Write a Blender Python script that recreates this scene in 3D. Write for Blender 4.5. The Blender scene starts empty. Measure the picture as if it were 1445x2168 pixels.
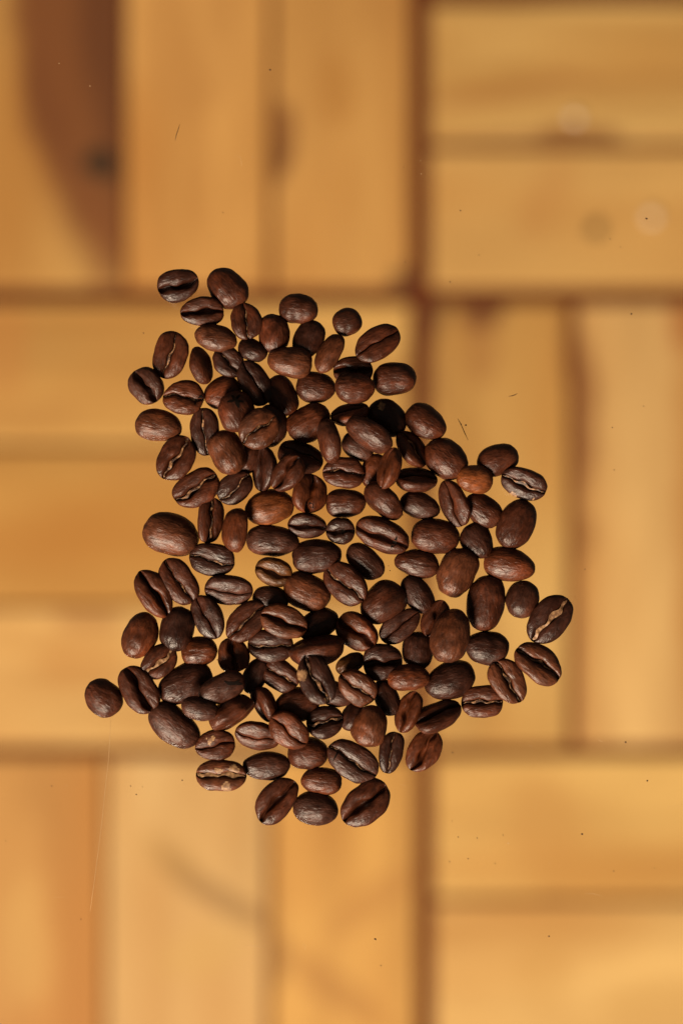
import bpy, math, random
import numpy as np
from mathutils import Matrix, Vector
from mathutils.bvhtree import BVHTree

# ------------------------------------------------------------------ scale
S = 0.150 / 1445            # metres per photograph pixel in the focus plane
ZF = 0.0032                 # focus plane above the glass
DF = 0.600                  # lens to focus plane
ZC = DF + ZF                # camera height above the glass
ZFLOOR = -0.420             # floor below the glass top
KF = (ZC - ZFLOOR) / DF     # widening of the view at the floor

scene = bpy.context.scene
COL = scene.collection

# ------------------------------------------------------------------ camera
cam = bpy.data.cameras.new('camera')
cam_o = bpy.data.objects.new('camera', cam)
COL.objects.link(cam_o)
cam_o.location = (0, 0, ZC)
cam_o.rotation_euler = (0, 0, 0)
cam.sensor_fit = 'VERTICAL'
cam.sensor_height = 36.0
cam.lens = 36.0 * DF / (2168 * S)
cam.clip_start = 0.01
cam.clip_end = 50
cam.dof.use_dof = True
cam.dof.focus_distance = DF
cam.dof.aperture_fstop = 5.5
scene.camera = cam_o

# ------------------------------------------------------------------ light
LAMP = (1.0, 0.80, 0.60)
world = bpy.data.worlds.new('World')
scene.world = world
world.use_nodes = True
bg = world.node_tree.nodes['Background']
bg.inputs[0].default_value = (1.0, 0.80, 0.62, 1)
bg.inputs[1].default_value = 0.08

ld = bpy.data.lights.new('lamp', 'AREA')
ld.shape = 'DISK'
ld.size = 0.60
ld.energy = 82.0
ld.color = LAMP
lo = bpy.data.objects.new('lamp', ld)
COL.objects.link(lo)
lo.location = (-0.60, -1.20, 0.89)
lo.rotation_euler = (Vector((0, 0, -0.03)) - lo.location).to_track_quat('-Z', 'Y').to_euler()

scene.view_settings.view_transform = 'Standard'
scene.view_settings.look = 'None'
scene.view_settings.exposure = 0.0
scene.view_settings.gamma = 1.0

# ------------------------------------------------------------------ helpers
def lin(c):
    c = np.array(c, float) / 255.0
    return np.where(c <= 0.04045, c / 12.92, ((c + 0.055) / 1.055) ** 2.4)

def mesh_obj(name, verts, faces, mat, parent=None, smooth=True):
    me = bpy.data.meshes.new(name)
    me.from_pydata([tuple(v) for v in verts], [], [tuple(f) for f in faces])
    me.polygons.foreach_set('use_smooth', [smooth] * len(me.polygons))
    me.materials.append(mat)
    me.update()
    o = bpy.data.objects.new(name, me)
    COL.objects.link(o)
    if parent is not None:
        o.parent = parent
    return o

def new_mat(name):
    m = bpy.data.materials.new(name)
    m.use_nodes = True
    nt = m.node_tree
    return m, nt, nt.nodes, nt.links, nt.nodes['Principled BSDF']

def fpos(px, py, z=ZFLOOR):
    k = (ZC - z) / DF
    return ((px - 722.5) * S * k, (1084 - py) * S * k)

# ------------------------------------------------------------------ materials
def make_bean_mat():
    m, nt, N, L, b = new_mat('roasted_bean')
    tc = N.new('ShaderNodeTexCoord'); oi = N.new('ShaderNodeObjectInfo')
    mul = N.new('ShaderNodeMath'); mul.operation = 'MULTIPLY'; mul.inputs[1].default_value = 7.31
    L.new(oi.outputs['Random'], mul.inputs[0])
    add = N.new('ShaderNodeVectorMath'); add.operation = 'ADD'
    L.new(tc.outputs['Object'], add.inputs[0]); L.new(mul.outputs[0], add.inputs[1])
    stretch = N.new('ShaderNodeMapping'); stretch.inputs['Scale'].default_value = (0.42, 1, 1)
    L.new(add.outputs[0], stretch.inputs['Vector'])
    def noise(scale, detail, vec, dist=0.0, ntype='FBM', rough=0.55):
        n = N.new('ShaderNodeTexNoise'); n.noise_type = ntype
        n.inputs['Scale'].default_value = scale; n.inputs['Detail'].default_value = detail
        n.inputs['Roughness'].default_value = rough; n.inputs['Distortion'].default_value = dist
        L.new(vec, n.inputs['Vector']); return n
    n1 = noise(330, 4, add.outputs[0])
    n2 = noise(1500, 4, stretch.outputs[0], 0.6)
    n3 = noise(170, 2, add.outputs[0])
    r1 = N.new('ShaderNodeMapRange'); r1.inputs['From Min'].default_value = 0.3; r1.inputs['From Max'].default_value = 0.72
    r1.inputs['To Min'].default_value = 0.55; r1.inputs['To Max'].default_value = 1.5
    L.new(n1.outputs['Fac'], r1.inputs['Value'])
    r2 = N.new('ShaderNodeMapRange'); r2.inputs['From Min'].default_value = 0.3; r2.inputs['From Max'].default_value = 0.7
    r2.inputs['To Min'].default_value = 0.6; r2.inputs['To Max'].default_value = 1.45
    L.new(n2.outputs['Fac'], r2.inputs['Value'])
    mm = N.new('ShaderNodeMath'); mm.operation = 'MULTIPLY'
    L.new(r1.outputs[0], mm.inputs[0]); L.new(r2.outputs[0], mm.inputs[1])
    sc = N.new('ShaderNodeVectorMath'); sc.operation = 'SCALE'
    L.new(oi.outputs['Color'], sc.inputs[0]); L.new(mm.outputs[0], sc.inputs['Scale'])
    # smoky bloom, patches where the oils turned grey-violet
    r3 = N.new('ShaderNodeMapRange'); r3.inputs['From Min'].default_value = 0.55; r3.inputs['From Max'].default_value = 0.75
    r3.inputs['To Max'].default_value = 0.35
    L.new(n3.outputs['Fac'], r3.inputs['Value'])
    mx = N.new('ShaderNodeMix'); mx.data_type = 'RGBA'
    L.new(r3.outputs[0], mx.inputs[0]); L.new(sc.outputs[0], mx.inputs[6]); mx.inputs[7].default_value = (0.026, 0.0125, 0.0090, 1)
    # lighter, more orange patches where the roast is uneven
    n4 = noise(240, 3, stretch.outputs[0], 0.4)
    r4 = N.new('ShaderNodeMapRange'); r4.inputs['From Min'].default_value = 0.54; r4.inputs['From Max'].default_value = 0.74
    r4.inputs['To Max'].default_value = 0.6
    L.new(n4.outputs['Fac'], r4.inputs['Value'])
    wa = N.new('ShaderNodeVectorMath'); wa.operation = 'MULTIPLY'; wa.inputs[1].default_value = (2.0, 1.75, 1.35)
    L.new(mx.outputs[2], wa.inputs[0])
    mw = N.new('ShaderNodeMix'); mw.data_type = 'RGBA'
    L.new(r4.outputs[0], mw.inputs[0]); L.new(mx.outputs[2], mw.inputs[6]); L.new(wa.outputs[0], mw.inputs[7])
    L.new(mw.outputs[2], b.inputs['Base Color'])
    rr = N.new('ShaderNodeMapRange'); rr.inputs['From Min'].default_value = 0.3; rr.inputs['From Max'].default_value = 0.7
    rr.inputs['To Min'].default_value = 0.33; rr.inputs['To Max'].default_value = 0.50
    L.new(n1.outputs['Fac'], rr.inputs['Value']); L.new(rr.outputs[0], b.inputs['Roughness'])
    b.inputs['Specular IOR Level'].default_value = 0.30
    rg = noise(420, 3, stretch.outputs[0], 0.8, 'RIDGED_MULTIFRACTAL', 0.5)
    bp1 = N.new('ShaderNodeBump'); bp1.inputs['Strength'].default_value = 0.75; bp1.inputs['Distance'].default_value = 0.00026
    rg2 = noise(980, 2, stretch.outputs[0], 1.2, 'RIDGED_MULTIFRACTAL', 0.5)
    hm = N.new('ShaderNodeMath'); hm.operation = 'MULTIPLY_ADD'; hm.inputs[1].default_value = 0.35
    L.new(rg2.outputs['Fac'], hm.inputs[0]); L.new(rg.outputs['Fac'], hm.inputs[2])
    L.new(hm.outputs[0], bp1.inputs['Height'])
    bp2 = N.new('ShaderNodeBump'); bp2.inputs['Strength'].default_value = 0.8; bp2.inputs['Distance'].default_value = 0.00024
    L.new(n2.outputs['Fac'], bp2.inputs['Height']); L.new(bp1.outputs[0], bp2.inputs['Normal'])
    L.new(bp2.outputs[0], b.inputs['Normal'])
    return m

def make_skin_mat(dark, light, p0, p1):
    m, nt, N, L, b = new_mat('silverskin')
    tc = N.new('ShaderNodeTexCoord')
    n = N.new('ShaderNodeTexNoise'); n.inputs['Scale'].default_value = 1300; n.inputs['Detail'].default_value = 3
    L.new(tc.outputs['Object'], n.inputs['Vector'])
    cr = N.new('ShaderNodeValToRGB')
    cr.color_ramp.elements[0].position = p0; cr.color_ramp.elements[0].color = (*dark, 1)
    cr.color_ramp.elements[1].position = p1; cr.color_ramp.elements[1].color = (*light, 1)
    L.new(n.outputs['Fac'], cr.inputs[0]); L.new(cr.outputs[0], b.inputs['Base Color'])
    b.inputs['Roughness'].default_value = 0.55
    return m

def plain(name, col, rough=0.7):
    m, nt, N, L, b = new_mat(name)
    tc = N.new('ShaderNodeTexCoord')
    n = N.new('ShaderNodeTexNoise'); n.inputs['Scale'].default_value = 900
    L.new(tc.outputs['Object'], n.inputs['Vector'])
    mr = N.new('ShaderNodeMapRange'); mr.inputs['To Min'].default_value = 0.7; mr.inputs['To Max'].default_value = 1.3
    L.new(n.outputs['Fac'], mr.inputs['Value'])
    v = N.new('ShaderNodeVectorMath'); v.operation = 'SCALE'; v.inputs[0].default_value = col
    L.new(mr.outputs[0], v.inputs['Scale']); L.new(v.outputs[0], b.inputs['Base Color'])
    b.inputs['Roughness'].default_value = rough
    b.inputs['Specular IOR Level'].default_value = 0.05
    return m

def make_glass():
    m = bpy.data.materials.new('clear_glass'); m.use_nodes = True
    nt = m.node_tree; N = nt.nodes; L = nt.links; N.clear()
    out = N.new('ShaderNodeOutputMaterial'); tr = N.new('ShaderNodeBsdfTransparent'); gl = N.new('ShaderNodeBsdfGlossy')
    tr.inputs[0].default_value = (0.985, 0.99, 0.98, 1); gl.inputs['Roughness'].default_value = 0.02
    fr = N.new('ShaderNodeFresnel'); fr.inputs['IOR'].default_value = 1.45
    ge = N.new('ShaderNodeNewGeometry'); io = N.new('ShaderNodeMapRange')      # the sheet does not bend rays, so both faces get the outer index
    io.inputs['To Min'].default_value = 1.45; io.inputs['To Max'].default_value = 1 / 1.45
    L.new(ge.outputs['Backfacing'], io.inputs['Value']); L.new(io.outputs[0], fr.inputs['IOR'])
    mx = N.new('ShaderNodeMixShader')
    L.new(fr.outputs[0], mx.inputs[0]); L.new(tr.outputs[0], mx.inputs[1]); L.new(gl.outputs[0], mx.inputs[2])
    L.new(mx.outputs[0], out.inputs[0])
    return m

BEAN = make_bean_mat(); SKIN = make_skin_mat((.030, .011, .004), (.30, .155, .068), .46, .66); SKIN2 = make_skin_mat((.12, .055, .022), (.30, .17, .075), .40, .64)
CRACK = plain('burnt_crack', (0.006, 0.004, 0.003)); DUST = plain('dust', (0.05, 0.03, 0.02))
LINT = plain('lint', (0.10, 0.065, 0.03)); GLASS = make_glass()
SCR = plain('scratch_mark', (0.50, 0.34, 0.18), 0.4)
PEBBLE = plain('pale_crumb', (0.80, 0.72, 0.64)); DARKC = plain('dark_crumb', (0.05, 0.035, 0.02))
GAPM = plain('dark_joint', (0.115, 0.030, 0.010), 0.8)

# ------------------------------------------------------------------ floor: parquet of planks
def wood(name, rgb, vertical, seed, marks, streak):
    """rgb: how the plank looks lit; marks: knots and heartwood with their own shape (px,py,rx,ry,angle,strength,rgb)"""
    m, nt, N, L, b = new_mat(name)
    base = lin(rgb) / np.array(LAMP) / 1.25
    geo = N.new('ShaderNodeNewGeometry')
    off = N.new('ShaderNodeVectorMath'); off.operation = 'ADD'; off.inputs[1].default_value = (seed * .37, seed * .53, 0)
    L.new(geo.outputs['Position'], off.inputs[0])
    mp = N.new('ShaderNodeMapping'); mp.inputs['Scale'].default_value = (1, .09, 1) if vertical else (.09, 1, 1)
    L.new(off.outputs[0], mp.inputs['Vector'])
    g1 = N.new('ShaderNodeTexNoise'); g1.inputs['Scale'].default_value = 80; g1.inputs['Detail'].default_value = 5
    g1.inputs['Distortion'].default_value = 0.5
    L.new(mp.outputs[0], g1.inputs['Vector'])
    mp2 = N.new('ShaderNodeMapping'); mp2.inputs['Scale'].default_value = (1, .3, 1) if vertical else (.3, 1, 1)
    L.new(off.outputs[0], mp2.inputs['Vector'])
    g2 = N.new('ShaderNodeTexNoise'); g2.inputs['Scale'].default_value = 30; g2.inputs['Detail'].default_value = 3
    L.new(mp2.outputs[0], g2.inputs['Vector'])
    r = N.new('ShaderNodeMapRange'); r.inputs['From Min'].default_value = 0.3; r.inputs['From Max'].default_value = 0.7
    L.new(g1.outputs['Fac'], r.inputs['Value'])
    r2 = N.new('ShaderNodeMapRange'); r2.inputs['From Min'].default_value = 0.35; r2.inputs['From Max'].default_value = 0.68
    L.new(g2.outputs['Fac'], r2.inputs['Value'])
    av = N.new('ShaderNodeMix'); av.data_type = 'FLOAT'; av.inputs[0].default_value = 0.55
    L.new(r.outputs[0], av.inputs[2]); L.new(r2.outputs[0], av.inputs[3])
    c = N.new('ShaderNodeMix'); c.data_type = 'RGBA'
    lo_c = base * np.array([1 - .36 * streak, 1 - .48 * streak, 1 - .60 * streak]); hi_c = base * (1 + .20 * streak)
    c.inputs[6].default_value = (*lo_c, 1); c.inputs[7].default_value = (*hi_c, 1)
    L.new(av.outputs[0], c.inputs[0])
    g3 = N.new('ShaderNodeTexNoise'); g3.inputs['Scale'].default_value = 17; g3.inputs['Detail'].default_value = 2
    L.new(mp2.outputs[0], g3.inputs['Vector'])
    r3 = N.new('ShaderNodeMapRange'); r3.inputs['From Min'].default_value = 0.46; r3.inputs['From Max'].default_value = 0.68
    r3.inputs['To Max'].default_value = 0.95
    L.new(g3.outputs['Fac'], r3.inputs['Value'])
    am = N.new('ShaderNodeMix'); am.data_type = 'RGBA'; am.inputs[7].default_value = (*(base * [.76, .58, .40]), 1)
    L.new(r3.outputs[0], am.inputs[0]); L.new(c.outputs[2], am.inputs[6])
    cur = am.outputs[2]
    wob = N.new('ShaderNodeTexNoise'); wob.inputs['Scale'].default_value = 33
    L.new(off.outputs[0], wob.inputs['Vector'])
    sub = N.new('ShaderNodeVectorMath'); sub.operation = 'SUBTRACT'; sub.inputs[1].default_value = (.5, .5, .5)
    L.new(wob.outputs['Color'], sub.inputs[0])
    sca = N.new('ShaderNodeVectorMath'); sca.operation = 'SCALE'; sca.inputs['Scale'].default_value = 0.012
    L.new(sub.outputs[0], sca.inputs[0])
    wp = N.new('ShaderNodeVectorMath'); wp.operation = 'ADD'
    L.new(geo.outputs['Position'], wp.inputs[0]); L.new(sca.outputs[0], wp.inputs[1])
    for (px, py, rx, ry, ang, st, col, *edge) in marks:
        x, y = fpos(px, py)
        k = N.new('ShaderNodeMapping'); k.vector_type = 'TEXTURE'
        k.inputs['Location'].default_value = (x, y, ZFLOOR)
        k.inputs['Rotation'].default_value = (0, 0, math.radians(ang))
        k.inputs['Scale'].default_value = (rx * S * KF, ry * S * KF, 1)
        L.new(wp.outputs[0], k.inputs['Vector'])
        ln = N.new('ShaderNodeVectorMath'); ln.operation = 'LENGTH'
        L.new(k.outputs[0], ln.inputs[0])
        mr = N.new('ShaderNodeMapRange'); mr.interpolation_type = 'SMOOTHSTEP'
        mr.inputs['From Min'].default_value = edge[0] if edge else 0.55; mr.inputs['From Max'].default_value = edge[1] if edge else 1.2
        mr.inputs['To Min'].default_value = st; mr.inputs['To Max'].default_value = 0
        L.new(ln.outputs['Value'], mr.inputs['Value'])
        q = N.new('ShaderNodeMix'); q.data_type = 'RGBA'
        L.new(mr.outputs[0], q.inputs[0]); L.new(cur, q.inputs[6])
        q.inputs[7].default_value = (*(lin(col) / np.array(LAMP) / 1.25), 1)
        cur = q.outputs[2]
    L.new(cur, b.inputs['Base Color'])
    b.inputs['Roughness'].default_value = 0.55
    b.inputs['Specular IOR Level'].default_value = 0.25
    bp = N.new('ShaderNodeBump'); bp.inputs['Strength'].default_value = 0.3; bp.inputs['Distance'].default_value = 0.0004
    L.new(g1.outputs['Fac'], bp.inputs['Height']); L.new(bp.outputs[0], b.inputs['Normal'])
    return m

def bevel_box(x0, x1, y0, y1, z0, z1, bv):
    v = [(x0, y0, z0), (x1, y0, z0), (x1, y1, z0), (x0, y1, z0),
         (x0, y0, z1 - bv), (x1, y0, z1 - bv), (x1, y1, z1 - bv), (x0, y1, z1 - bv),
         (x0 + bv, y0 + bv, z1), (x1 - bv, y0 + bv, z1), (x1 - bv, y1 - bv, z1), (x0 + bv, y1 - bv, z1)]
    f = [(3, 2, 1, 0), (8, 9, 10, 11)]
    for i in range(4):
        j = (i + 1) % 4
        f += [(i, j, j + 4, i + 4), (i + 4, j + 4, j + 8, i + 8)]
    return v, f

fx0, fy0 = fpos(-900, 3100); fx1, fy1 = fpos(2350, -950)
floor = mesh_obj('parquet_floor', *bevel_box(fx0, fx1, fy0, fy1, ZFLOOR - .03, ZFLOOR - .0016, .001), GAPM, smooth=False)
floor['kind'] = 'structure'

DK = (92, 48, 22)
# photo-pixel edges of each plank (centre lines of the joints), half joint widths, lit colour, direction, knots
PL = [
    # top-left block, planks run up and down
    (-410, -60, -360, 625, (205, 145, 72), 1, [], 1),
    (-60, 265, -360, 625, (206, 148, 76), 1, [(285, -20, 285, 690, 3, .95, (124, 66, 29), .80, 1.06), (240, 90, 75, 330, 4, .7, (98, 50, 22)), (95, 240, 36, 160, 10, .4, (112, 58, 24)), (212, 346, 42, 36, 0, .95, (54, 34, 16)), (205, 520, 30, 130, 6, .4, (138, 74, 32))], .8),
    (265, 575, -360, 625, (222, 156, 80), 1, [(410, 40, 130, 240, 0, .25, (165, 100, 45)), (420, 330, 26, 260, 0, .4, (180, 112, 48))], 1),
    (575, 890, -360, 625, (214, 150, 76), 1, [(594, 300, 36, 88, -4, .75, (124, 66, 28)), (588, 330, 26, 40, -4, .5, (100, 54, 26)), (705, 190, 40, 90, 0, .5, (182, 114, 46)), (820, -60, 80, 150, 0, .3, (170, 105, 45)), (880, 615, 60, 45, 0, .8, (70, 40, 24))], .8),
    # top-right block, planks run across
    (890, 1860, -680, -340, (205, 150, 78), 0, [], 1),
    (890, 1860, -340, 2, (150, 92, 44), 0, [(1000, 0, 500, 50, 0, .6, (120, 62, 24))], 1),
    (890, 1860, 2, 310, (226, 172, 96), 0, [(1080, 190, 230, 22, 8, .55, (178, 112, 52)), (1340, 165, 200, 18, 3, .4, (184, 120, 55)), (1230, 300, 110, 40, 0, .8, (128, 64, 24)), (1040, 304, 170, 26, 0, .6, (150, 88, 40)), (1400, 300, 80, 22, 0, .5, (165, 95, 38))], 1.2),
    (890, 1860, 310, 625, (218, 158, 84), 0, [(1160, 420, 50, 110, -30, .28, (190, 118, 56))], .5),
    # middle-left block, planks run across
    (-410, 890, 625, 945, (217, 160, 84), 0, [(10, 730, 60, 120, 0, .4, (190, 115, 50)), (60, 880, 130, 26, 8, .3, (186, 124, 60))], 1.1),
    (-410, 890, 945, 1283, (207, 147, 70), 0, [(330, 985, 160, 40, 3, .35, (188, 118, 52))], .8),
    (-410, 890, 1283, 1590, (228, 172, 98), 0, [(190, 1310, 70, 30, 0, .55, (165, 98, 42)), (170, 1400, 110, 60, 10, .4, (190, 120, 52))], .9),
    # middle-right block, planks run up and down
    (890, 1212, 625, 1590, (214, 160, 86), 1, [(900, 650, 45, 90, 0, .75, (84, 48, 28)), (910, 760, 30, 110, 0, .4, (140, 90, 50)), (1022, 650, 58, 66, 0, .9, (104, 50, 22)), (1022, 740, 44, 90, 0, .5, (160, 95, 42)), (1205, 760, 26, 170, 0, .6, (140, 76, 32)), (1165, 900, 40, 200, 0, .3, (196, 128, 56))], .8),
    (1212, 1520, 625, 1590, (224, 168, 98), 1, [(1228, 880, 40, 190, 0, .75, (140, 78, 34)), (1228, 1140, 32, 80, 0, .6, (150, 92, 42)), (1228, 1400, 24, 200, 0, .35, (180, 116, 56)), (1455, 650, 50, 120, 0, .8, (170, 92, 36)), (1470, 1100, 40, 500, 0, .75, (184, 116, 50))], .8),
    (1520, 1860, 625, 1590, (205, 145, 70), 1, [], 1),
    # bottom-left block, planks run up and down
    (-410, -120, 1590, 2560, (205, 145, 70), 1, [], 1),
    (-120, 222, 1590, 2560, (205, 143, 72), 1, [(60, 1990, 60, 160, 0, .4, (216, 158, 82)), (205, 1800, 22, 300, 0, .4, (190, 118, 48))], .9),
    (222, 572, 1590, 2560, (219, 168, 102), 1, [(455, 1888, 165, 30, -38, .55, (128, 82, 38)), (360, 1815, 90, 36, -28, .35, (185, 130, 62)), (430, 2020, 110, 60, 20, .35, (205, 150, 76))], .7),
    (572, 900, 1590, 2560, (208, 146, 70), 1, [(785, 1915, 140, 40, 42, .35, (168, 100, 42)), (710, 2100, 140, 40, -38, .45, (160, 96, 40)), (590, 2040, 24, 60, 0, .5, (140, 88, 40)), (640, 1800, 60, 160, 0, .3, (192, 120, 50))], .9),
    # bottom-right block, planks run across
    (900, 1860, 1590, 1905, (221, 165, 88), 0, [(1150, 1740, 90, 120, 0, .32, (190, 124, 56)), (1000, 1840, 110, 30, 0, .3, (200, 130, 56)), (1175, 1912, 44, 26, 0, .75, (140, 76, 28))], .9),
    (900, 1860, 1905, 2240, (218, 163, 91), 0, [(1150, 2050, 60, 90, 0, .35, (196, 134, 62)), (1380, 2110, 120, 60, 10, .35, (196, 138, 66))], .9),
    (900, 1860, 2240, 2580, (220, 165, 88), 0, [], 1),
]
def half(v, x0, y0):
    """half width in photo pixels of the joint along one plank edge"""
    return {890: 22, 900: 20, 625: 17, 1590: 12, 575: 7, 265: 4, 310: 7, 945: 6, 1283: 4.5, 1212: 10, 222: 4.5, 572: 6.5, 1905: 6}.get(v, 7)
rng = random.Random(4)
for i, (x0, x1, y0, y1, rgb, vert, marks, streak) in enumerate(PL):
    a = fpos(x0 + half(x0, 0, 0), y1 - half(y1, 0, 0)); c = fpos(x1 - half(x1, 0, 0), y0 + half(y0, 0, 0))
    h = rng.uniform(-.0004, .0004)
    p = mesh_obj('plank', *bevel_box(a[0], c[0], a[1], c[1], ZFLOOR - .00155, ZFLOOR + h, .0007),
                 wood('plank_wood', rgb, vert, i * 1.7 + .3, marks, streak), floor, smooth=False)

def lump(r, seed, n=8, m=6):
    g = random.Random(seed); v = []; f = []
    for i in range(m + 1):
        t = math.pi * i / m
        for j in range(n):
            p = 2 * math.pi * j / n
            k = r * g.uniform(.8, 1.15)
            v.append((k * math.sin(t) * math.cos(p), k * math.sin(t) * math.sin(p), .6 * k * math.cos(t)))
    for i in range(m):
        for j in range(n):
            f.append((i * n + j, i * n + (j + 1) % n, (i + 1) * n + (j + 1) % n, (i + 1) * n + j))
    return v, f

for (px, py, mat, lab, r) in ((1215, 250, PEBBLE, 'pale crumb on the floor near the upper dark plank joint', .0020),
                              (1378, 460, PEBBLE, 'pale crumb on the floor beside a darker crumb, nearer the frame edge', .0023),
                              (1258, 487, DARKC, 'dark brown crumb on the floor beside the lower pale crumb', .0024)):
    x, y = fpos(px, py)
    o = mesh_obj('floor_crumb', *lump(r, px), mat)
    o.location = (x, y, ZFLOOR + r * .55)
    o['label'] = lab; o['category'] = 'crumb'; o['group'] = 'crumbs on the parquet floor'

# ------------------------------------------------------------------ glass table top
gx, gy = .60, .80
glass = mesh_obj('glass_tabletop', *bevel_box(-gx, gx, -gy, gy, -.006, 0, .0008), GLASS, smooth=False)
glass['label'] = 'clear scratched glass table top carrying the coffee beans above the parquet'
glass['category'] = 'glass top'

def ribbon(pts, w, z=.00003, thick=.00003):
    """thin raised thread along photo-pixel points on the glass"""
    P = [Vector((*[(q) for q in fpos(a, b, 0.0)], z)) for a, b in pts]
    v, f = [], []
    for i, p in enumerate(P):
        d = (P[min(i + 1, len(P) - 1)] - P[max(i - 1, 0)]).normalized()
        n = Vector((-d.y, d.x, 0)) * w * (.35 if i in (0, len(P) - 1) else 1)
        v += [p + n, p + Vector((0, 0, thick)), p - n, p - Vector((0, 0, thick * .5))]
        if i:
            k = 4 * i
            for j in range(4):
                f.append((k - 4 + j, k - 4 + (j + 1) % 4, k + (j + 1) % 4, k + j))
    f += [(3, 2, 1, 0), (k, k + 1, k + 2, k + 3)]
    return v, f

def merge(parts):
    V, F = [], []
    for v, f in parts:
        o = len(V); V += [tuple(a) for a in v]; F += [tuple(i + o for i in q) for q in f]
    return V, F

mesh_obj('scratch', *ribbon([(235, 1516), (233, 1560), (230, 1610), (224, 1660), (216, 1740), (206, 1820), (197, 1888), (191, 1930)], .00003), SCR, glass)
short = [[(1237, 1892), (1255, 1892), (1275, 1898)], [(520, 2002), (540, 2003), (558, 2005)], [(546, 2089), (568, 2089)], [(1265, 1561), (1268, 1568), (1277, 1572)],
         [(480, 1626), (492, 1632)], [(1408, 1709), (1445, 1703)], [(640, 1998), (647, 2003), (645, 2010)], [(1225, 2125), (1240, 2129)], [(115, 1900), (140, 1899)],
         [(500, 330), (510, 333), (512, 352)], [(72, 1297), (92, 1310)], [(683, 1862), (690, 1868)], [(1147, 450), (1150, 570)][:0] or [(1146, 548), (1152, 556)], [(465, 1897), (470, 1901)], [(845, 1660), (860, 1664)]]
so = mesh_obj('scratch', *merge([ribbon(s, .000028) for s in short]), SCR, glass); so['kind'] = 'stuff'

def fibre(pts, w, lab, mat=LINT):
    o = mesh_obj('lint_fibre', *ribbon(pts, w, .00008, .00006), mat)
    o['label'] = lab; o['category'] = 'fibre'; o['group'] = 'fibres on the glass'
fibre([(1076, 839), (1083, 838), (1089, 836), (1094, 833)], .00009, 'short dark curved fibre lying on the glass above the heap shoulder', DUST)
fibre([(968, 886), (972, 893), (977, 903), (983, 917), (990, 932)], .00009, 'thin straight brown fibre with two specks on the glass beside the heap')
fibre([(381, 263), (377, 275), (373, 287), (371, 298)], .00008, 'faint thin fibre alone on the glass high above the heap')

specks = [(974, 446, 3), (1367, 463, 3.5), (572, 148, 3), (854, 354, 2), (857, 555, 2), (952, 597, 2.5), (975, 898, 3.2), (985, 900, 3.2), (1335, 665, 3.2), (1299, 995, 2.6), (1361, 860, 2), (1295, 905, 2),
          (1323, 1571, 4.2), (1231, 1766, 3.6), (1064, 1768, 2), (1009, 1774, 2.6), (969, 1772, 2), (794, 1988, 3.6), (386, 1652, 3), (277, 1664, 2.2), (289, 1682, 2.4), (302, 1666, 2), (990, 1818, 2), (951, 1824, 2.2), (1047, 1828, 2.2),
          (1369, 1653, 3), (1161, 1982, 2.6), (1384, 1838, 2), (806, 2044, 2.2), (110, 1664, 2), (13, 1780, 2.2), (172, 1946, 2), (472, 450, 2), (445, 500, 1.6), (1013, 540, 2), (850, 1310, 2), (822, 1198, 1.8), (825, 1208, 1.8),
          (744, 1281, 2), (852, 1090, 2.2), (1237, 1205, 2), (957, 1593, 2.4), (956, 1738, 2), (1298, 1844, 2), (1290, 506, 2), (1312, 523, 2), (304, 705, 2), (460, 1397, 1.8)]
parts = []
for k, (px, py, r) in enumerate(specks):
    x, y = fpos(px, py, 0.0)
    v, f = lump(r * S * .6, k, 6, 4)
    parts.append(([(a * (1.25 if k % 3 else .8) + x, b + y, c + r * S * .4) for a, b, c in v], f))
dust = mesh_obj('dust', *merge(parts), DUST)
dust['kind'] = 'stuff'; dust['label'] = 'tiny dark dust specks scattered over the glass'; dust['category'] = 'dust'
pale = [(288, 68, 2), (126, 134, 2), (535, 333, 2.2), (191, 182, 2), (890, 340, 1.6), (891, 368, 1.8), (1263, 414, 2), (474, 1781, 2.2), (142, 1663, 2), (1075, 1785, 2.6), (1150, 2038, 2), (250, 2027, 2), (828, 1799, 2), (1162, 1827, 2), (640, 2054, 2), (1122, 1579, 2), (560, 1960, 2), (445, 500, 1.6)]
parts = []
for k, (px, py, r) in enumerate(pale):
    x, y = fpos(px, py, 0.0)
    v, f = lump(r * S * .5, k + 90, 6, 4)
    parts.append(([(a * (1.4 if k % 2 else .8) + x, b + y, c + r * S * .4) for a, b, c in v], f))
pd = mesh_obj('pale_dust', *merge(parts), SCR)
pd['kind'] = 'stuff'; pd['label'] = 'tiny pale dust specks scattered over the glass'; pd['category'] = 'dust'

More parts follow.
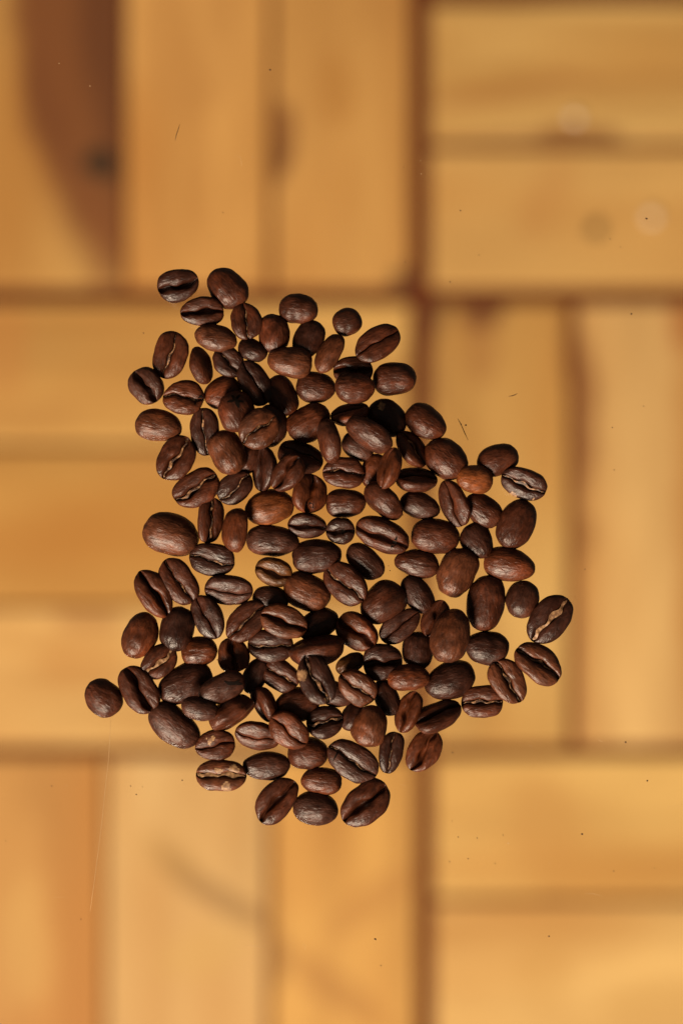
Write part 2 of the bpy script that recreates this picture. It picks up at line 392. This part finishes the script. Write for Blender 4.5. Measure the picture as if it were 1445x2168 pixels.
# ------------------------------------------------------------------ coffee beans
REG = dict(A=(250, 550), B=(550, 600), C=(250, 780), D=(550, 820), E=(800, 840), F=(280, 1020), G=(580, 1040), H=(840, 1040),
           J=(160, 1180), K=(420, 1180), I=(680, 1220), N=(860, 1220), L=(160, 1360), P=(400, 1360), M=(640, 1380), Q=(400, 1480), Z=(0, 0))
ZOOM = 1445 / 400
TONE = dict(n=(.040, .0098, .0033), k=(.022, .0058, .0025), r=(.058, .0140, .0040), o=(.105, .0285, .0066),
            l=(.062, .0180, .0066), p=(.034, .0105, .0054), y=(.058, .0210, .0048))
BEANS = [
 # region, centre, length, width, angle, roll (0 seam up, 180 back up), level, tone, flags, label
 ('A',462,197,318,250,18,14,0,'k','O','dark bean, seam up with pale lower rim, topmost corner of the heap'),
 ('A',832,216,345,276,-48,180,0,'n','','bean with notched tip, back up, second at the heap top beside the seamed one'),
 ('A',642,397,328,226,3,12,0,'n','O','oval bean with wide level seam, touching below the two topmost beans'),
 ('A',983,467,284,240,100,4,0,'n','S','squarish bean with upright seam, just below the notched top bean'),
 ('A',746,598,330,205,-12,172,1,'l','','smooth humpbacked bean under the level-seamed bean near the heap top'),
 ('A',403,732,365,258,73,-3,0,'n','S','upright bean with golden strip in its seam, at the upper outer edge of the heap'),
 ('A',632,808,295,168,-77,128,0,'n','','narrow bean on its side between golden-seamed bean and short open-seamed bean'),
 ('A',845,785,270,218,-42,0,0,'k','S','small dark bean with bright slanted seam, half under the smooth humpbacked bean'),
 ('A',1028,692,232,168,-25,152,0,'k','','little dark smooth bean tucked between squarish seamed bean and wrinkled bright bean'),
 ('A',1193,565,305,238,91,180,0,'n','','upright bean with brown scuffed top, next to the squarish seamed bean'),
 ('B',228,598,342,240,-9,180,1,'l','','bright wrinkled bean, back up, overlapping the scuffed upright bean'),
 ('A',1045,940,370,228,-62,-14,0,'k','T','dark bean with thin slanting seam below the little dark smooth bean'),
 ('A',216,965,288,254,-55,18,0,'p','O','round bean with bent seam, jutting out at the heap upper outer corner'),
 ('C',502,222,312,264,-3,-5,0,'r','S','red-brown bean with level seam and cracked end, beside the round bent-seamed bean',[('crack',[(418,843),(424,838),(432,848)],3),('crack',[(411,846),(413,857)],3)]),
 ('C',797,183,290,232,32,176,0,'r','','reddish back-up bean half hidden behind the star-cracked bean'),
 ('C',907,330,312,276,-68,150,1,'n','','bean with a black star-shaped crack near its tip',[('crack',[(499,848),(490,836)],4.5),('crack',[(499,848),(480,851)],3.5),('crack',[(499,846),(508,835)],4),('crack',[(499,848),(516,851)],3.5),('crack',[(498,843),(506,864)],6)]),
 ('C',664,485,362,222,95,-10,0,'k','S','long dark upright bean with pale seam line, under the star-cracked bean'),
 ('C',1077,465,322,284,42,2,1,'l','S','round face-up bean with jagged diagonal seam, lying on a dark bean'),
 ('C',1160,442,330,270,80,180,0,'k','','dark back-up bean mostly covered by the round jagged-seamed bean'),
 ('C',838,640,346,266,-65,174,1,'l','','large glossy light-brown bean below the star-cracked bean'),
 ('C',985,690,240,190,60,180,0,'n','','bean showing only a slim edge beside the large glossy light-brown bean'),
 ('C',309,435,358,246,-10,180,0,'l','','light oval bean, back up, alone at the outer edge under the round bent-seamed bean'),
 ('C',447,689,366,272,60,-8,0,'n','OS','dark bean with wide crumbly diagonal seam, below the light oval edge bean'),
 ('C',602,923,372,264,30,-4,0,'n','OS','large bean with wavy diagonal seam, lower neighbour of the crumbly-seamed bean'),
 ('C',895,911,300,226,40,4,0,'k','S','dark bean with straight tan diagonal seam, beside the large wavy-seamed bean'),
 ('C',1120,770,345,196,87,-48,0,'k','O','dark upright bean on its side, seam hidden along its shaded flank'),
 ('D',214,660,310,216,52,-24,1,'n','O','two-lobed bean with deep slanting cleft, lying on the arched bean'),
 ('D',310,532,352,232,-25,-48,0,'k','S','arched dark bean with golden chip at its end, under the two-lobed cleft bean'),
 ('D',375,270,352,272,38,180,0,'r','','big warm-brown back-up bean beside the round jagged-seamed bean'),
 ('D',531,411,342,172,-80,-118,1,'n','','crescent bean standing on edge, overlapping the big warm-brown bean'),
 ('D',746,458,266,190,-38,180,0,'p','','small slate-dark smooth bean under the slanting humped bean'),
 ('D',835,360,388,204,-33,-128,1,'n','','slanting humped bean on its side over the small slate-dark bean'),
 ('D',690,206,300,172,16,-58,0,'r','O','bean on its side with lit brown lobe, directly above the slanting humped bean'),
 ('D',975,232,322,258,-35,180,0,'k','','dark back-up bean with pale scuffed cap behind the slanting humped bean',[('flake',807,862,16,.5)]),
 ('D',1268,264,336,252,-30,180,0,'n','','smooth dark oval bean at the heap shoulder, next to the pale-scuffed bean'),
 ('D',1162,470,322,196,-52,-46,0,'r','OS','slanting bean with open dark underside, between scuffed bean and larger edge bean'),
 ('D',990,620,326,168,72,-58,1,'r','','pointed bean leaning upright over a hidden red bean, seam on shaded side'),
 ('D',868,640,270,186,76,180,0,'r','','red-brown bean partly covered by the pointed leaning bean'),
 ('D',640,654,320,238,-2,-6,0,'n','S','bean with level copper-bright seam and cracked corner, mid-heap',[('crack',[(701,989),(703,997),(706,1003)],4)]),
 ('D',658,885,306,221,2,180,0,'n','','plain back-up bean directly below the copper-seamed bean'),
 ('D',945,873,352,208,-48,-115,0,'n','','diagonal bean with ridge catching light, below the red pointed leaning bean'),
 ('D',1196,707,318,190,-3,-56,0,'n','O','level oval bean with seam along its lower edge, beside pointed leaning bean'),
 ('D',1224,905,316,204,-20,180,0,'p','','wrinkled greyish back-up bean under the level oval bean'),
 ('D',383,813,300,262,80,34,0,'r','O','broken-looking red bean with gaping seam, beside the orange bean',[('crack',[(654,1064),(662,1076)],6)]),
 ('F',1047,194,380,266,16,180,0,'o','','large orange-brown wrinkled bean, most orange of the middle heap'),
 ('E',518,475,358,286,-42,180,0,'n','','big dark back-up bean with glossy lower edge, beside small orange bean'),
 ('E',913,482,326,238,24,180,0,'n','','dark smooth bean behind the small orange bean, at the heap outer edge'),
 ('E',738,631,278,217,-2,180,1,'o','','small smooth orange bean, brightest at the upper side of the heap'),
 ('E',1110,664,356,232,-22,22,0,'k','OS','blackened bean with ashy rim and seam up, beyond the small orange bean',[('flake',1085,1046,18,.25),('flake',1128,1056,14,.25)]),
 ('E',579,812,372,212,-68,34,0,'n','T','slender upright bean with thin off-centre seam line, below the big dark bean'),
 ('E',799,868,312,232,-38,180,0,'n','','brown back-up bean directly below the small orange bean'),
 ('H',911,253,398,278,63,180,0,'n','','large flattened bean, back up, below the blackened ashy-rimmed bean'),
 ('H',294,344,370,268,-8,180,0,'n','','broad back-up bean with glossy mottled top, below the wrinkled greyish bean'),
 ('H',612,384,286,244,-62,180,0,'k','','very dark stubby bean between broad mottled bean and large flattened bean'),
 ('H',860,560,392,260,-8,180,0,'r','','long reddish oval bean, back up, below the large flattened bean'),
 ('H',460,619,388,286,66,180,0,'l','','tall brown bean, back up, below the very dark stubby bean'),
 ('G',1090,554,345,218,-8,180,0,'n','','level oval bean, back up, beside the tall brown bean'),
 ('H',678,857,428,290,84,180,0,'n','','longest upright bean, back up with glossy foot, under the reddish oval bean'),
 ('H',957,827,290,252,70,180,0,'p','','smaller smooth round-ended bean next to the longest upright bean, outer side'),
 ('N',1090,330,420,286,50,0,0,'k','W','big bean with broad golden-brown seam, farthest out on the heap side'),
 ('G',1096,790,322,214,-52,180,0,'k','','dark bean with one tiny white glint on its back'),
 ('G',830,853,372,296,38,180,0,'n','','large smooth back-up bean diagonally below the wide-seamed curled bean, mid-heap'),
 ('G',695,538,336,212,-42,180,0,'p','','dark bean with glassy blue-grey sheen, standing free mid-heap'),
 ('G',829,334,430,250,-22,36,0,'n','O','long bean with folded flap seam and crack at one end, beside the smallest round bean',[('crack',[(840,1136),(834,1152),(827,1160)],6)]),
 ('G',507,305,222,206,0,26,0,'k','O','smallest round bean with short cracked seam, mid-heap',[('crack',[(727,1118),(725,1132)],5)]),
 ('G',251,263,294,198,-5,30,0,'k','O','dark bean with shadowed cup-like seam beside the smallest round bean'),
 ('G',328,496,376,262,8,180,0,'k','','dark smooth back-up bean under the cup-seamed bean'),
 ('G',543,706,378,268,-42,18,1,'n','S','curled-lip bean with pale jagged seam, overlapping the dark smooth mid-heap bean'),
 ('G',252,771,370,278,-20,180,0,'l','','stout brown back-up bean beside the curled-lip bean'),
 ('F',296,401,432,318,-18,180,0,'l','','biggest round bean, back up, at the heap outer edge mid-height'),
 ('F',598,296,350,196,82,30,0,'n','OS','upright bean with pale-lined seam, beside the biggest round bean'),
 ('F',785,368,336,196,83,116,0,'r','','smooth red-brown upright bean next to the pale-lined upright bean'),
 ('F',1074,452,402,240,-4,180,0,'p','','long slate-purple back-up bean below the large orange bean'),
 ('F',611,595,350,252,-12,10,0,'k','S','dark bean with bright copper seam, under the biggest round bean'),
 ('F',356,760,384,246,-56,0,0,'n','S','slanting bean with bright torn seam strip, upper of the pair at the outer edge'),
 ('F',170,852,402,242,-58,-18,0,'r','O','warm brown slanting bean with dark open seam, lower of the outer-edge pair'),
 ('F',738,828,367,230,-5,30,0,'p','T','smooth purple-brown bean with seam in shadow, below the copper-seamed dark bean'),
 ('F',1080,690,286,218,-15,28,0,'y','O','small olive-brown bean with curved lipped seam, standing free mid-heap'),
 ('K',552,318,280,196,-12,180,0,'k','','dark bean half covered, below the small olive-brown bean'),
 ('K',366,490,372,252,40,-8,0,'n','S','bean with crinkled tan diagonal seam, partly under the bright reddish bean'),
 ('K',654,491,362,250,-18,-2,1,'l','O','bright reddish bean lying on top, seam straight and dark'),
 ('K',915,515,330,226,30,180,0,'k','','dark back-up bean beneath the bright reddish seamed bean'),
 ('K',551,676,344,258,-3,8,0,'k','S','blackish bean with ragged seam tucked below the bright reddish bean',[('crack',[(556,1368),(557,1377)],4)]),
 ('K',906,720,424,226,12,-80,0,'n','','long arched bean on its side below the bright reddish bean'),
 ('K',1208,574,344,262,-38,26,0,'r','O','bean with deep hollow seam like a cowrie, mid-heap'),
 ('K',270,746,268,244,95,-8,0,'r','O','small squat bean with upright dark seam, beside the ragged-seamed blackish bean'),
 ('P',505,255,290,180,66,160,0,'k','','black shrivelled bean in shadow beneath its neighbours'),
 ('P',253,355,366,216,25,-166,1,'p','','glossy purple bean with a forked crack, leaning on darker ones',[('crack',[(474,1441),(484,1447),(497,1447),(508,1440)],5),('crack',[(497,1447),(514,1449)],4)]),
 ('P',705,255,286,230,-33,6,0,'n','S','small bean with short bright split seam above the shaded dark bean'),
 ('P',973,285,384,258,-65,0,2,'k','OS','long dark bean with golden seam and pale patch, lying high on the heap',[('flake',637,1432,15,.75),('flake',692,1478,7,.7)]),
 ('P',1284,343,322,242,-38,10,2,'l','S','plump light bean with curved bright seam, high beside the pale-patched bean'),
 ('P',1135,400,270,196,-10,170,1,'p','','wrinkled bean peeping out under the pale-patched bean and plump light bean'),
 ('P',1232,165,236,146,28,180,0,'y','','small amber-tipped bean behind the plump light seamed bean'),
 ('P',828,480,346,268,20,180,0,'n','','shaded dark back-up bean beneath the pale-patched bean'),
 ('P',578,470,288,172,-66,62,0,'n','O','narrow bean on its side next to the shaded dark bean'),
 ('P',320,533,372,212,33,78,0,'n','','long bean on edge with pale lower flank under the forked-crack bean'),
 ('L',947,508,280,178,-12,180,1,'p','','small smooth violet-tinged bean, back up, near the lower outer flank'),
 ('P',764,674,336,252,-36,14,1,'r','T','smooth rimmed bean with shadowed face, tilted on the shaded beans'),
 ('P',1040,610,286,252,10,-4,0,'k','OS','round dark bean with lipped level seam next to the smooth rimmed bean'),
 ('P',524,715,345,222,-12,32,0,'n','T','bean with smooth shaded seam side, tucked under the smooth rimmed bean'),
 ('P',200,783,304,242,8,4,0,'n','T','round bean with olive papery patch over its seam, near the lower edge',[('flake',446,1566,17,.35)]),
 ('Q',248,581,384,236,-3,-10,0,'l','W','bean with pale flaking skin along its seam, at the lowest outer corner',[('flake',495,1631,12,.8),('flake',478,1667,14,.75),('flake',460,1630,20,.3)]),
 ('Q',592,515,362,222,3,180,0,'p','','purplish smooth bean, back up, beside the pale-flaking bean'),
 ('Q',908,415,306,248,-5,180,0,'n','','dented brown bean beneath the smooth rimmed bean'),
 ('Q',1249,472,424,276,-33,2,0,'p','S','large grey-brown bean with straight fine seam and cross scratch, near the foot',[('crack',[(720,1585),(713,1597),(704,1613)],2.5)]),
 ('Q',1011,628,312,206,-4,180,1,'r','','reddish oval bean resting against the lowest round bean'),
 ('Q',668,772,402,262,50,-2,0,'n','O','bean with broad black diagonal seam at the foot of the heap'),
 ('Q',967,838,346,262,-4,180,0,'p','','wrinkled back-up bean between the two seamed beans at the foot'),
 ('Z',773,1701,118,80,42,-6,0,'n','O','last bean at the foot with narrow diagonal seam, beside the wrinkled one'),
 ('M',509,568,318,268,80,180,1,'l','','glossy pale-brown bean with round highlight, propped up near the foot'),
 ('M',388,498,230,180,62,150,0,'k','','dark bean peeping out beneath the glossy pale-brown bean'),
 ('M',642,350,292,186,-70,170,0,'k','','dark narrow bean under the plump light seamed bean'),
 ('M',811,196,322,202,3,180,1,'r','','matt chestnut oval bean, back up, lying on dark ribbed bean'),
 ('I',468,650,300,280,10,4,0,'k','O','dark ribbed bean, mostly in shadow, under the matt chestnut bean'),
 ('I',737,570,292,246,78,180,0,'k','','very dark back-up bean behind the matt chestnut bean'),
 ('I',987,456,416,296,76,180,1,'l','','tall light-brown bean lying over a seamed one, lower side of the heap'),
 ('I',870,322,300,194,66,-34,0,'n','O','seamed bean peeping out from under the tall light-brown bean'),
 ('I',600,380,352,206,38,2,0,'k','T','slim dark bean with fine diagonal seam line above the dark ribbed bean'),
 ('I',983,802,396,290,22,180,0,'k','','large dark dimpled bean, back up, below the tall light-brown bean'),
 ('I',1266,555,333,262,-2,180,0,'k','','dark round back-up bean beside the tall light-brown bean, outer side'),
 ('N',1006,661,398,268,-36,-18,0,'l','OS','brown bean with wavy split seam, below the golden-brown broad-seamed bean'),
 ('N',775,803,366,258,-58,-8,0,'l','OS','bean with double pale seam lines, between wavy-split bean and level-seamed bean'),
 ('N',575,957,316,246,4,0,0,'n','OS','bean with level seam, lowest on the outer flank, beside the double-lined bean'),
 ('M',808,459,332,186,68,-40,0,'r','O','red-brown narrow bean on its side, below the matt chestnut bean'),
 ('M',1038,494,376,210,22,-50,0,'n','O','long bean on its side with seam opening at its tip, below the dimpled bean'),
 ('M',928,757,352,244,56,-6,0,'r','O','crumpled reddish bean with zigzag black seam, corner of the lower edge'),
 ('M',674,770,322,186,79,12,0,'k','S','narrow dark upright bean beside the crumpled reddish bean'),
 ('L',211,428,310,266,-38,180,0,'n','','lone round bean with chipped edge, farthest out at the low tip of the heap'),
 ('L',485,360,388,268,-56,8,0,'n','O','bean with wide black trench of a seam, next to the lone chipped bean'),
 ('L',750,643,442,272,-39,180,0,'p','','long plum-brown back-up bean along the lower outer edge'),
 ('L',838,316,436,284,29,180,0,'k','','big dark puckered bean, back up, above the long plum-brown bean'),
 ('J',495,599,366,264,68,180,0,'r','','reddish smooth upright bean at the outer edge under the warm open-seamed bean'),
 ('J',775,548,346,260,77,180,0,'k','','dark smooth upright bean beside the reddish smooth upright bean'),
 ('J',1013,455,354,232,-64,18,0,'k','T','dark slanting bean with smooth hollow face, below the purple-brown shadow-seamed bean'),
 ('J',640,795,312,232,44,2,0,'n','W','small bean with brightest cream-gold seam, under the reddish upright bean'),
 ('J',947,724,278,236,6,180,0,'r','','round red-brown back-up bean overlapping the big puckered bean'),
 ('B',166,858,322,226,-66,180,0,'n','','bean with curved shadow across its back, beside the thin-seamed dark bean'),
 ('B',295,192,298,230,-8,180,0,'n','','oval bean, back up, standing free along the heap top edge'),
 ('B',368,428,310,226,62,176,0,'k','','dark lumpy bean directly under the free oval bean'),
 ('B',527,535,330,178,60,134,0,'l','','slim bean on its side leaning between the wrinkled bright bean and small round one'),
 ('B',666,292,222,212,20,180,0,'n','','smallest ball-like bean, back up, at the heap top edge'),
 ('B',897,459,376,246,32,-10,0,'n','T','dark red bean with thin diagonal seam, outermost at the upper edge'),
 ('B',712,668,300,218,4,-12,0,'n','O','seamed bean half hidden, upper of two stacked beans below the thin-seamed red one'),
 ('B',725,800,306,236,-2,180,1,'n','','back-up bean overlapping the half-hidden seamed one, lower of the stacked two'),
 ('B',1029,727,334,252,5,180,0,'n','','large oval bean with slit at its tip, upper outer edge below dark red bean'),
 ('B',427,796,302,240,-5,180,0,'n','','wrinkled oval back-up bean beside the two stacked beans'),
]


def waves(seed, n, fmin, fmax):
    g = np.random.default_rng(seed)
    d = g.normal(size=(n, 3)); d /= np.linalg.norm(d, axis=1)[:, None]
    return d * g.uniform(fmin, fmax, n)[:, None], g.uniform(0, 6.28, n), g.uniform(.5, 1, n)

def wnoise(p, w):
    d, ph, a = w
    return (np.sin(p @ d.T + ph) * a).sum(1) / math.sqrt(len(a))

NT = 46
def bean_local(seed, flags, dome):
    """unit bean: long axis x (-1..1), width y, seam side +z; returns rings so that the seam runs along mesh lines"""
    g = np.random.default_rng(seed)
    b = .74; h0 = .24 * g.uniform(.8, 1.15); c0 = .62 * g.uniform(.9, 1.1)
    p = g.uniform(2.0, 2.8); sk = g.uniform(-.13, .13); bend = g.uniform(-.09, .09)
    amp = g.uniform(.05, .16) * g.choice([-1, 1]); ph = g.uniform(-.5, .5)
    g0 = .055 if 'O' not in flags else .125
    if 'W' in flags: g0 = .10
    if 'T' in flags: g0 = .028
    dg0 = .34 if 'T' not in flags else .2
    t = -np.cos(np.pi * (np.arange(1, NT) / NT))
    rings = []
    th = np.linspace(0, np.pi / 2, 9)
    wv = waves(seed + 7, 5, 3, 9)
    for ti in t:
        env = (1 - abs(ti) ** p) ** (1 / 2.05)
        w = b * env * (1 + sk * ti)
        h = h0 * env ** .75; c = c0 * env ** .95
        gg = min(g0 * (.55 + .45 * env) * (1 + .35 * math.sin(5 * ti + seed)), .35 * w)
        dg = dg0 * env ** .7
        m = .46 * w
        right = [(0, h * .6 - dg), (.45 * gg, h * .6 - dg * .85), (.72 * gg, h * .6 - dg * .5), (.85 * gg, h * .62 - dg * .18)]
        for q in np.linspace(0, 1, 6)[:-1]:
            y = gg + (m - gg) * q
            right.append((y, h * (1 - .36 * (1 - q) ** 2.4)))
        for a in np.linspace(np.pi / 2, 0, 9):
            right.append((m + (w - m) * abs(math.cos(a)) ** .95, h * abs(math.sin(a)) ** .85))
        for a in th[1:]:
            right.append((w * math.cos(a) ** .92, -c * math.sin(a) ** .95))
        R = np.array(right)
        Lf = R[1:-1][::-1] * np.array([-1, 1])
        ring = np.vstack([R, Lf])
        y = ring[:, 0]; z = ring[:, 1]
        yc = amp * math.sin(2.6 * ti + ph) * w + .035 * w * math.sin(9 * ti + seed)
        top = np.clip((z + .05) / (h + .05), 0, 1)
        ring = np.stack([np.full(len(ring), ti), y + yc * (1 - (y / w) ** 2) * np.maximum(top, np.abs(y) < gg * 1.01) + bend * b * (ti * ti - .4), z - .10 * c0 * ti * ti], 1)
        rings.append(ring)
    V = np.vstack(rings); n = len(rings[0]); F = []
    for i in range(len(rings) - 1):
        for j in range(n):
            F.append((i * n + j, (i + 1) * n + j, (i + 1) * n + (j + 1) % n, i * n + (j + 1) % n))
    a0 = len(V)
    V = np.vstack([V, [[-1.004, rings[0][:, 1].mean(), rings[0][:, 2].mean()]], [[1.004, rings[-1][:, 1].mean(), rings[-1][:, 2].mean()]]])
    for j in range(n):
        F.append((a0, j, (j + 1) % n))
        F.append((a0 + 1, (len(rings) - 1) * n + (j + 1) % n, (len(rings) - 1) * n + j))
    # uneven body: broad dents, then wrinkles
    nrm = V / np.maximum(np.linalg.norm(V, axis=1), .15)[:, None]
    V = V + nrm * (wnoise(V, waves(seed, 9, 1.6, 4.2)) * .043 + wnoise(V, waves(seed + 3, 14, 6, 13)) * .019 + wnoise(V * [.6, 1, 1], waves(seed + 5, 16, 18, 34)) * .008)[:, None]
    # strip lying in the seam
    hw = 4 if 'W' not in flags else 5
    lo_, hi_ = int(NT * .10), int(NT * .90)
    SV, SF = [], []
    wv2 = waves(seed + 11, 6, 6, 20)
    for i in range(lo_, hi_):
        e = min(1, (i - lo_) / 4, (hi_ - 1 - i) / 4)
        ring = V[i * n:(i + 1) * n]
        rt, lf = ring[hw - 1], ring[n - hw + 1]
        mid = (rt + lf) / 2
        zz = mid[2] + (.012 if 'W' not in flags else .02) + .012 * math.sin(i * .7 + seed)
        s = (.2 + (.62 if 'W' in flags else .24 if 'O' in flags else .38) * e) * (1 + .3 * math.sin(i * .55 + seed * 2))
        o1 = .12 * (rt[1] - lf[1]) * math.sin(i * .6 + seed)
        for q, dz in ((-.5, -.02), (-.1, .05 * math.sin(i * 1.3)), (.25, -.02 + .03 * math.sin(i * 2.1)), (.5, -.03)):
            SV.append((mid[0], mid[1] + o1 + (rt[1] - lf[1]) * q * s, zz + dz * .45))
        if i > lo_:
            k = len(SV) - 8
            for j in range(3):
                SF.append((k + j, k + 4 + j, k + 5 + j, k + 1 + j))
    return V, F, np.array(SV), SF, n

HR = .00025
HN = 720
hmap = np.zeros((HN, HN))          # heap height over the glass, for letting beans rest on those below
def cells(P):
    i = np.clip(((P[:, 0] / HR) + HN / 2).astype(int), 0, HN - 1); j = np.clip(((P[:, 1] / HR) + HN / 2).astype(int), 0, HN - 1)
    return i, j

def dense(P, F):
    quads = np.array([f if len(f) == 4 else (*f, f[0]) for f in F])
    return np.vstack([P, P[quads].mean(1)])

def subset_patch(V, F, keep, off):
    idx = {}; nv = []; nf = []
    cen = V.mean(0)
    for fi in keep:
        q = []
        for v in F[fi]:
            if v not in idx:
                idx[v] = len(nv); d = V[v] - cen; nv.append(V[v] + d / np.linalg.norm(d) * off)
            q.append(idx[v])
        nf.append(q)
    return nv, nf

order = sorted(range(len(BEANS)), key=lambda i: BEANS[i][7])
for bi in order:
    reg, cx, cy, Lz, Wz, ang, roll, level, tone, flags, label = BEANS[bi][:11]
    extra = BEANS[bi][11] if len(BEANS[bi]) > 11 else []
    k = 1.0 if reg == 'Z' else ZOOM
    px, py = REG[reg][0] + cx / k, REG[reg][1] + cy / k
    Lm, Wm = Lz / k * S * 1.015, Wz / k * S * 1.02
    V, F, SV, SF, n = bean_local(100 + bi * 13, flags, abs(roll) > 120)
    g = random.Random(bi * 7 + 1)
    pitch = math.radians(g.uniform(-5, 5) if level == 0 else g.uniform(-10, 10))
    R0 = Matrix.Rotation(pitch, 3, 'Y') @ Matrix.Rotation(math.radians(roll), 3, 'X')
    R0 = np.array(R0)
    sx = Lm / 2; sy = Wm / 2
    for _ in range(4):
        Q = (V * [sx, sy, sy]) @ R0.T
        ex = Q[:, 0].max() - Q[:, 0].min(); ey = Q[:, 1].max() - Q[:, 1].min()
        sx *= Lm / ex; sy *= Wm / ey
    sc = np.array([sx, sy, sy])
    Vl = V * sc
    Rm = np.array(Matrix.Rotation(math.radians(ang), 3, 'Z')) @ R0
    Q = (V * sc) @ R0.T
    c0 = np.array([(Q[:, 0].max() + Q[:, 0].min()) / 2, (Q[:, 1].max() + Q[:, 1].min()) / 2, 0])
    c0 = np.array(Matrix.Rotation(math.radians(ang), 3, 'Z')) @ c0
    P = Vl @ Rm.T
    zmin = P[:, 2].min(); zmid = (P[:, 2].max() - zmin) * .5
    z = -zmin
    for _ in range(2):
        kk = (ZC - (z + zmin + zmid)) / DF
        loc = np.array([(px - 722.5) * S * kk - c0[0], (1084 - py) * S * kk - c0[1], z])
        if level > 0:
            D = dense(P * [.88, .88, 1] + [c0[0] * .12, c0[1] * .12, 0], F) + [loc[0], loc[1], 0]
            i, j = cells(D)
            low = D[:, 2] < zmin + zmid
            z = max(-zmin, float((hmap[i[low], j[low]] - D[low, 2]).max()) - .0013)
            loc[2] = z
    D = dense(P, F) + loc
    i, j = cells(D)
    np.maximum.at(hmap, (i, j), D[:, 2])
    o = mesh_obj('coffee_bean', Vl, F, BEAN)
    M = Matrix.Translation(Vector(loc)) @ Matrix(Rm.tolist()).to_4x4()
    o.matrix_world = M
    cr = np.array(TONE[tone]) * g.uniform(.88, 1.14)
    o.color = (*cr, 1)
    o['label'] = label; o['category'] = 'coffee bean'; o['group'] = 'roasted coffee beans heaped on the glass'
    if 'S' in flags or 'W' in flags:
        mesh_obj('silverskin', SV * sc, SF, SKIN2 if 'W' in flags else SKIN, o)
    Minv = M.inverted()
    bvh = None
    for ex in extra:
        if ex[0] == 'flake':            # ragged bits of dried skin sticking to the bean, (photo px, radius px, coverage)
            _, fxp, fyp, rr, cov = ex
            kk = (ZC - loc[2]) / DF
            tx, ty = (fxp - 722.5) * S * kk, (1084 - fyp) * S * kk
            Pw = P + loc
            fc = np.array([Pw[list(f)].mean(0) for f in F]); fl = np.array([V[list(f)].mean(0) for f in F])
            nz = wnoise(fl, waves(bi + 40, 12, 8, 26))
            dd = np.hypot(fc[:, 0] - tx, fc[:, 1] - ty) / (rr * S)
            zc = (Pw[:, 2].max() + Pw[:, 2].min()) / 2
            keep = np.where((dd + nz * .35 < cov) & (fc[:, 2] > zc - .0008))[0]
            if len(keep):
                nv, nf = subset_patch(Vl, F, keep, .00006)
                mesh_obj('silverskin_flake', nv, nf, SKIN2, o)
        else:                           # split in the surface, photo-pixel polyline
            if bvh is None:
                Pw = P + loc
                bvh = BVHTree.FromPolygons([tuple(a) for a in Pw], [tuple(f) for f in F])
            _, pts, wpx = ex
            kk = (ZC - loc[2] - zmid) / DF
            fine = []
            for (ax, ay), (bx_, by_) in zip(pts[:-1], pts[1:]):
                for q in np.linspace(0, 1, 5)[:-1]:
                    fine.append((ax + (bx_ - ax) * q, ay + (by_ - ay) * q))
            fine.append(pts[-1])
            v, f = [], []
            for q, (ax, ay) in enumerate(fine):
                a2 = fine[min(q + 1, len(fine) - 1)]; a1 = fine[max(q - 1, 0)]
                d = Vector((a2[0] - a1[0], -(a2[1] - a1[1]), 0)).normalized()
                wl = 1.5 * wpx * S * math.sin(math.pi * (q + .35) / (len(fine) - .3)) * .5
                for s in (-1, 1):
                    x = (ax - 722.5) * S * kk - d.y * wl * s; y = (1084 - ay) * S * kk + d.x * wl * s
                    hit = bvh.ray_cast(Vector((x, y, .05)), Vector((0, 0, -1)))
                    hz = hit[0].z if hit[0] is not None else loc[2]
                    v.append(Minv @ Vector((x, y, hz + .00007)))
                if q:
                    kq = 2 * q
                    f.append((kq - 2, kq, kq + 1, kq - 1))
            mesh_obj('crack', v, f, CRACK, o)
